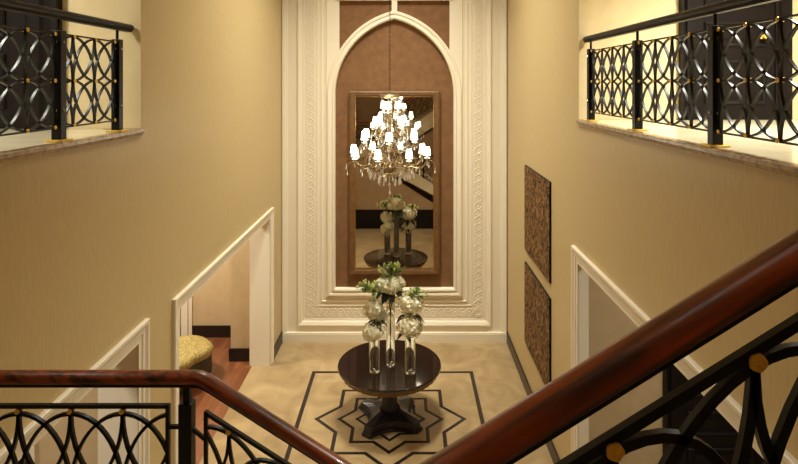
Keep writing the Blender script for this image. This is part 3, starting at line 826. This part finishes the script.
# chain to the ceiling
cn = MB(); z = 4.5; k = 0
while z < ZC-.06:
    P = []
    for i in range(8):
        a = 2*PI*i/8; q = .0085*math.cos(a); P.append((q if k % 2 else 0, 0 if k % 2 else q, zz(z)+.02*math.sin(a)))
    cn.tube(P, .0028, 4, closed=True); z += .032; k += 1
cn.build('chain', 'black_metal', ch)
MB().lathe([(.09, zz(ZC-.03)), (.09, zz(ZC-.001)), (.02, zz(ZC-.001))], n=24).build('ceiling_rose', 'antique', ch)
def drop(mb, x, y, z, s_=1.0):
    mb.lathe([(.0015, .0), (.002, -.012*s_), (.0065*s_, -.02*s_), (.0065*s_, -.026*s_), (.003, -.032*s_), (.006*s_, -.045*s_), (.0125*s_, -.068*s_), (.010*s_, -.082*s_), (.002, -.09*s_)], c=(x, y, z), n=8)
def arm(R, zc, ang, zroot, drops, curl=.1):
    ca, sa = math.cos(ang), math.sin(ang)
    P3 = lambda r, z: (r*ca, r*sa, zz(z))
    # main S-scroll
    pts = []
    ctrl = [(.03, zroot), (R*.22, zroot+.05), (R*.40, zroot+.01), (R*.58, zc-.22), (R*.80, zc-.235), (R*.97, zc-.17), (R, zc-.105)]
    for i in range(len(ctrl)-1):
        p0 = Vector(ctrl[max(i-1, 0)]); p1 = Vector(ctrl[i]); p2 = Vector(ctrl[i+1]); p3 = Vector(ctrl[min(i+2, len(ctrl)-1)])
        for j in range(5):
            t_ = j/5; q = .5*((2*p1)+(-p0+p2)*t_+(2*p0-5*p1+4*p2-p3)*t_*t_+(-p0+3*p1-3*p2+p3)*t_**3); pts.append(P3(q.x, q.y))
    pts.append(P3(*ctrl[-1]))
    mb = MB(); mb.tube(pts, .0085, 6)
    # inner spiral scroll
    sc = curl*1.15; cx_, cz_ = R*.52, zc-.13
    mb.tube([P3(cx_+sc*(1-t_/16)*math.cos(t_*.62+3.6), cz_+sc*(1-t_/16)*math.sin(t_*.62+3.6)) for t_ in range(15)], .0055, 5)
    sc2 = curl*.75
    mb.tube([P3(R*.30+sc2*(1-t_/16)*math.cos(-t_*.62+.6), zc-.20+sc2*(1-t_/16)*math.sin(-t_*.62+.6)) for t_ in range(15)], .005, 5)
    mb.tube([P3(R*.80+sc2*.6*(1-t_/16)*math.cos(t_*.62+4.2), zc-.17+sc2*.6*(1-t_/16)*math.sin(t_*.62+4.2)) for t_ in range(13)], .0045, 5)
    # outer curl with drooping tip
    tip = (R+curl*1.0, zc-.20)
    mb.tube([P3(R*.86, zc-.225), P3(R*.98, zc-.15+.01), P3(R+curl*.45, zc-.125), P3(R+curl*.85, zc-.15), P3(*tip)], .006, 5)
    a = mb.build('candle_arm', 'antique', ch, smooth=60)
    x, y, z = P3(R, zc); ss = .88 if R > .3 else .76
    MB().lathe([(.004, -.115), (.016, -.11), (.038, -.096), (.041, -.09), (.012, -.092), (.013, -.075)], c=(x, y, z), n=14).build('drip_pan', 'crystal', a, smooth=50)
    MB().lathe([(.0105, -.092), (.0105, -.03)], c=(x, y, z), n=10).build('candle', 'candle', a)
    MB().lathe([(.052*ss, -.064*ss), (.036*ss, .062*ss)], c=(x, y, z), n=20, cap=False).lathe([(.050*ss, -.062*ss), (.034*ss, .060*ss)], c=(x, y, z), n=20, cap=True).build('lamp_shade', 'shade', a, smooth=40)
    dl = [P3(*tip), P3(R, zc-.10), P3(R*.80, zc-.235), P3(R*.6, zc-.225)]
    for i in range(drops):
        m2 = MB(); q = dl[i]
        drop(m2, q[0], q[1], q[2], 1.15); m2.build('crystal_drop', 'crystal', a, smooth=40)
tiers = [(.525, 3.685, 8, 30, 3.46, 4, .11), (.385, 3.90, 6, 30, 3.66, 3, .09), (.24, 4.10, 4, 38, 3.88, 3, .07), (.12, 4.30, 3, 20, 4.10, 1, .04)]
for (R, zc, n, off, zr, dr, cu) in tiers:
    for k in range(n): arm(R, zc, math.radians(off+360*k/n), zr, dr, cu)
# lower basket of drops
mbk = MB().tube([(.27*math.cos(a*PI/16), .27*math.sin(a*PI/16), zz(3.40)) for a in range(32)], .006, 5, closed=True)
mbk.tube([(.15*math.cos(a*PI/12), .15*math.sin(a*PI/12), zz(3.335)) for a in range(24)], .006, 5, closed=True)
for a in range(6): mbk.tube([(.04*math.cos(a*PI/3), .04*math.sin(a*PI/3), zz(3.42)), (.15*math.cos(a*PI/3), .15*math.sin(a*PI/3), zz(3.335)), (.27*math.cos(a*PI/3), .27*math.sin(a*PI/3), zz(3.40))], .005, 5)
bk = mbk.build('basket_ring', 'antique', ch, smooth=60)
for k in range(18):
    m2 = MB(); a = 2*PI*k/18; drop(m2, .27*math.cos(a), .27*math.sin(a), zz(3.395), 1.2); m2.build('crystal_drop', 'crystal', bk, smooth=40)
for k in range(12):
    m2 = MB(); a = 2*PI*k/12; drop(m2, .15*math.cos(a), .15*math.sin(a), zz(3.33), 1.35); m2.build('crystal_drop', 'crystal', bk, smooth=40)
m2 = MB(); drop(m2, 0, 0, zz(3.2), 1.5); m2.build('crystal_drop', 'crystal', bk, smooth=40)
# bead strands
for k in range(8):
    a = 2*PI*k/8+.2; sb = MB()
    th = []
    for i in range(15):
        t_ = i/14; r = .12+(.25-.12)*t_; z = 4.40+(3.86-4.40)*t_-.05*math.sin(PI*t_)
        r -= .05*math.sin(PI*t_)
        sb.lathe([(.001, -.009), (.009, 0), (.001, .009)], c=(r*math.cos(a), r*math.sin(a), zz(z)), n=6); th.append((r*math.cos(a), r*math.sin(a), zz(z)))
    sb.tube(th, .0015, 4)
    sb.build('bead_strand', 'crystal', ch)
for k in range(8):
    a = 2*PI*k/8; sb = MB()
    th = []
    for i in range(13):
        t_ = i/12; r = .05+.32*t_; z = 3.84+(3.72-3.84)*t_-.07*math.sin(PI*t_)
        sb.lathe([(.001, -.009), (.009, 0), (.001, .009)], c=(r*math.cos(a), r*math.sin(a), zz(z)), n=6); th.append((r*math.cos(a), r*math.sin(a), zz(z)))
    sb.tube(th, .0015, 4)
    sb.build('bead_strand', 'crystal', ch)

# ------------------------------------------------------------------ lights
def area(name, loc, size, energy, col=(1, .985, .86), target=None, sy=None, spread=None):
    l = bpy.data.lights.new(name, 'AREA'); l.energy = energy; l.color = col; l.size = size
    if sy: l.shape = 'RECTANGLE'; l.size_y = sy
    if spread: l.spread = spread
    o = bpy.data.objects.new(name, l); COL.objects.link(o); o.location = loc
    if target is not None:
        o.rotation_euler = (Vector(target)-Vector(loc)).to_track_quat('-Z', 'Y').to_euler()
    return o
def point(name, loc, energy, col=(1, .78, .5), r=.12):
    l = bpy.data.lights.new(name, 'POINT'); l.energy = energy; l.color = col; l.shadow_soft_size = r
    o = bpy.data.objects.new(name, l); COL.objects.link(o); o.location = loc
WARM = (1, .985, .86)
area('hall_fill_light', (-.2, 7.6, 8.5), 1.2, 185, WARM, spread=1.9)  # unseen overhead fill, makes up for light the chandelier shades do not give
area('stair_fill_light', (-.2, 1.2, 8.5), 1.2, 6, WARM)  # unseen fill, added to lift the walls and railings near the camera
area('back_wall_fill', (-.2, 7.8, 8.4), 1.4, 26, WARM, target=(-.2, 10.1, .8), spread=.9)  # unseen lamp added to brighten the white back panelling
area('balcony_light_left', (-3.7, 3.2, 6.66), .3, 70, WARM, spread=2.4)
area('balcony_light_right', (3.3, 4.2, 6.66), .3, 150, WARM, spread=2.25)
area('side_fill_far_left', (-4.4, 8.5, 3.85), .5, 165, WARM)  # unseen fill added to brighten the room beyond the far left opening
area('side_fill_left', (-3.6, 2.4, 3.9), .5, 85, WARM)  # added fill, placed so it reaches the left opening's reveal
area('side_fill_right', (3.2, 3.6, 3.9), .5, 60, WARM)  # added fill for the right side room and its reveal
w = bpy.data.worlds.new('world'); S.world = w; w.use_nodes = True
w.node_tree.nodes['Background'].inputs[0].default_value = (1, .85, .65, 1); w.node_tree.nodes['Background'].inputs[1].default_value = .02

# ------------------------------------------------------------------ camera
cam = bpy.data.cameras.new('camera'); co = bpy.data.objects.new('camera', cam); COL.objects.link(co)
co.location = (0, 0, 4.6); co.rotation_euler = (PI/2, 0, 0)
cam.sensor_width = 36; cam.lens = 565/798*36; cam.shift_x = -7/798; cam.shift_y = -149/798; cam.clip_start = .05; cam.clip_end = 60
S.camera = co
S.view_settings.view_transform = 'Standard'; S.view_settings.look = 'None'; S.view_settings.gamma = 1
S.view_settings.exposure = 0
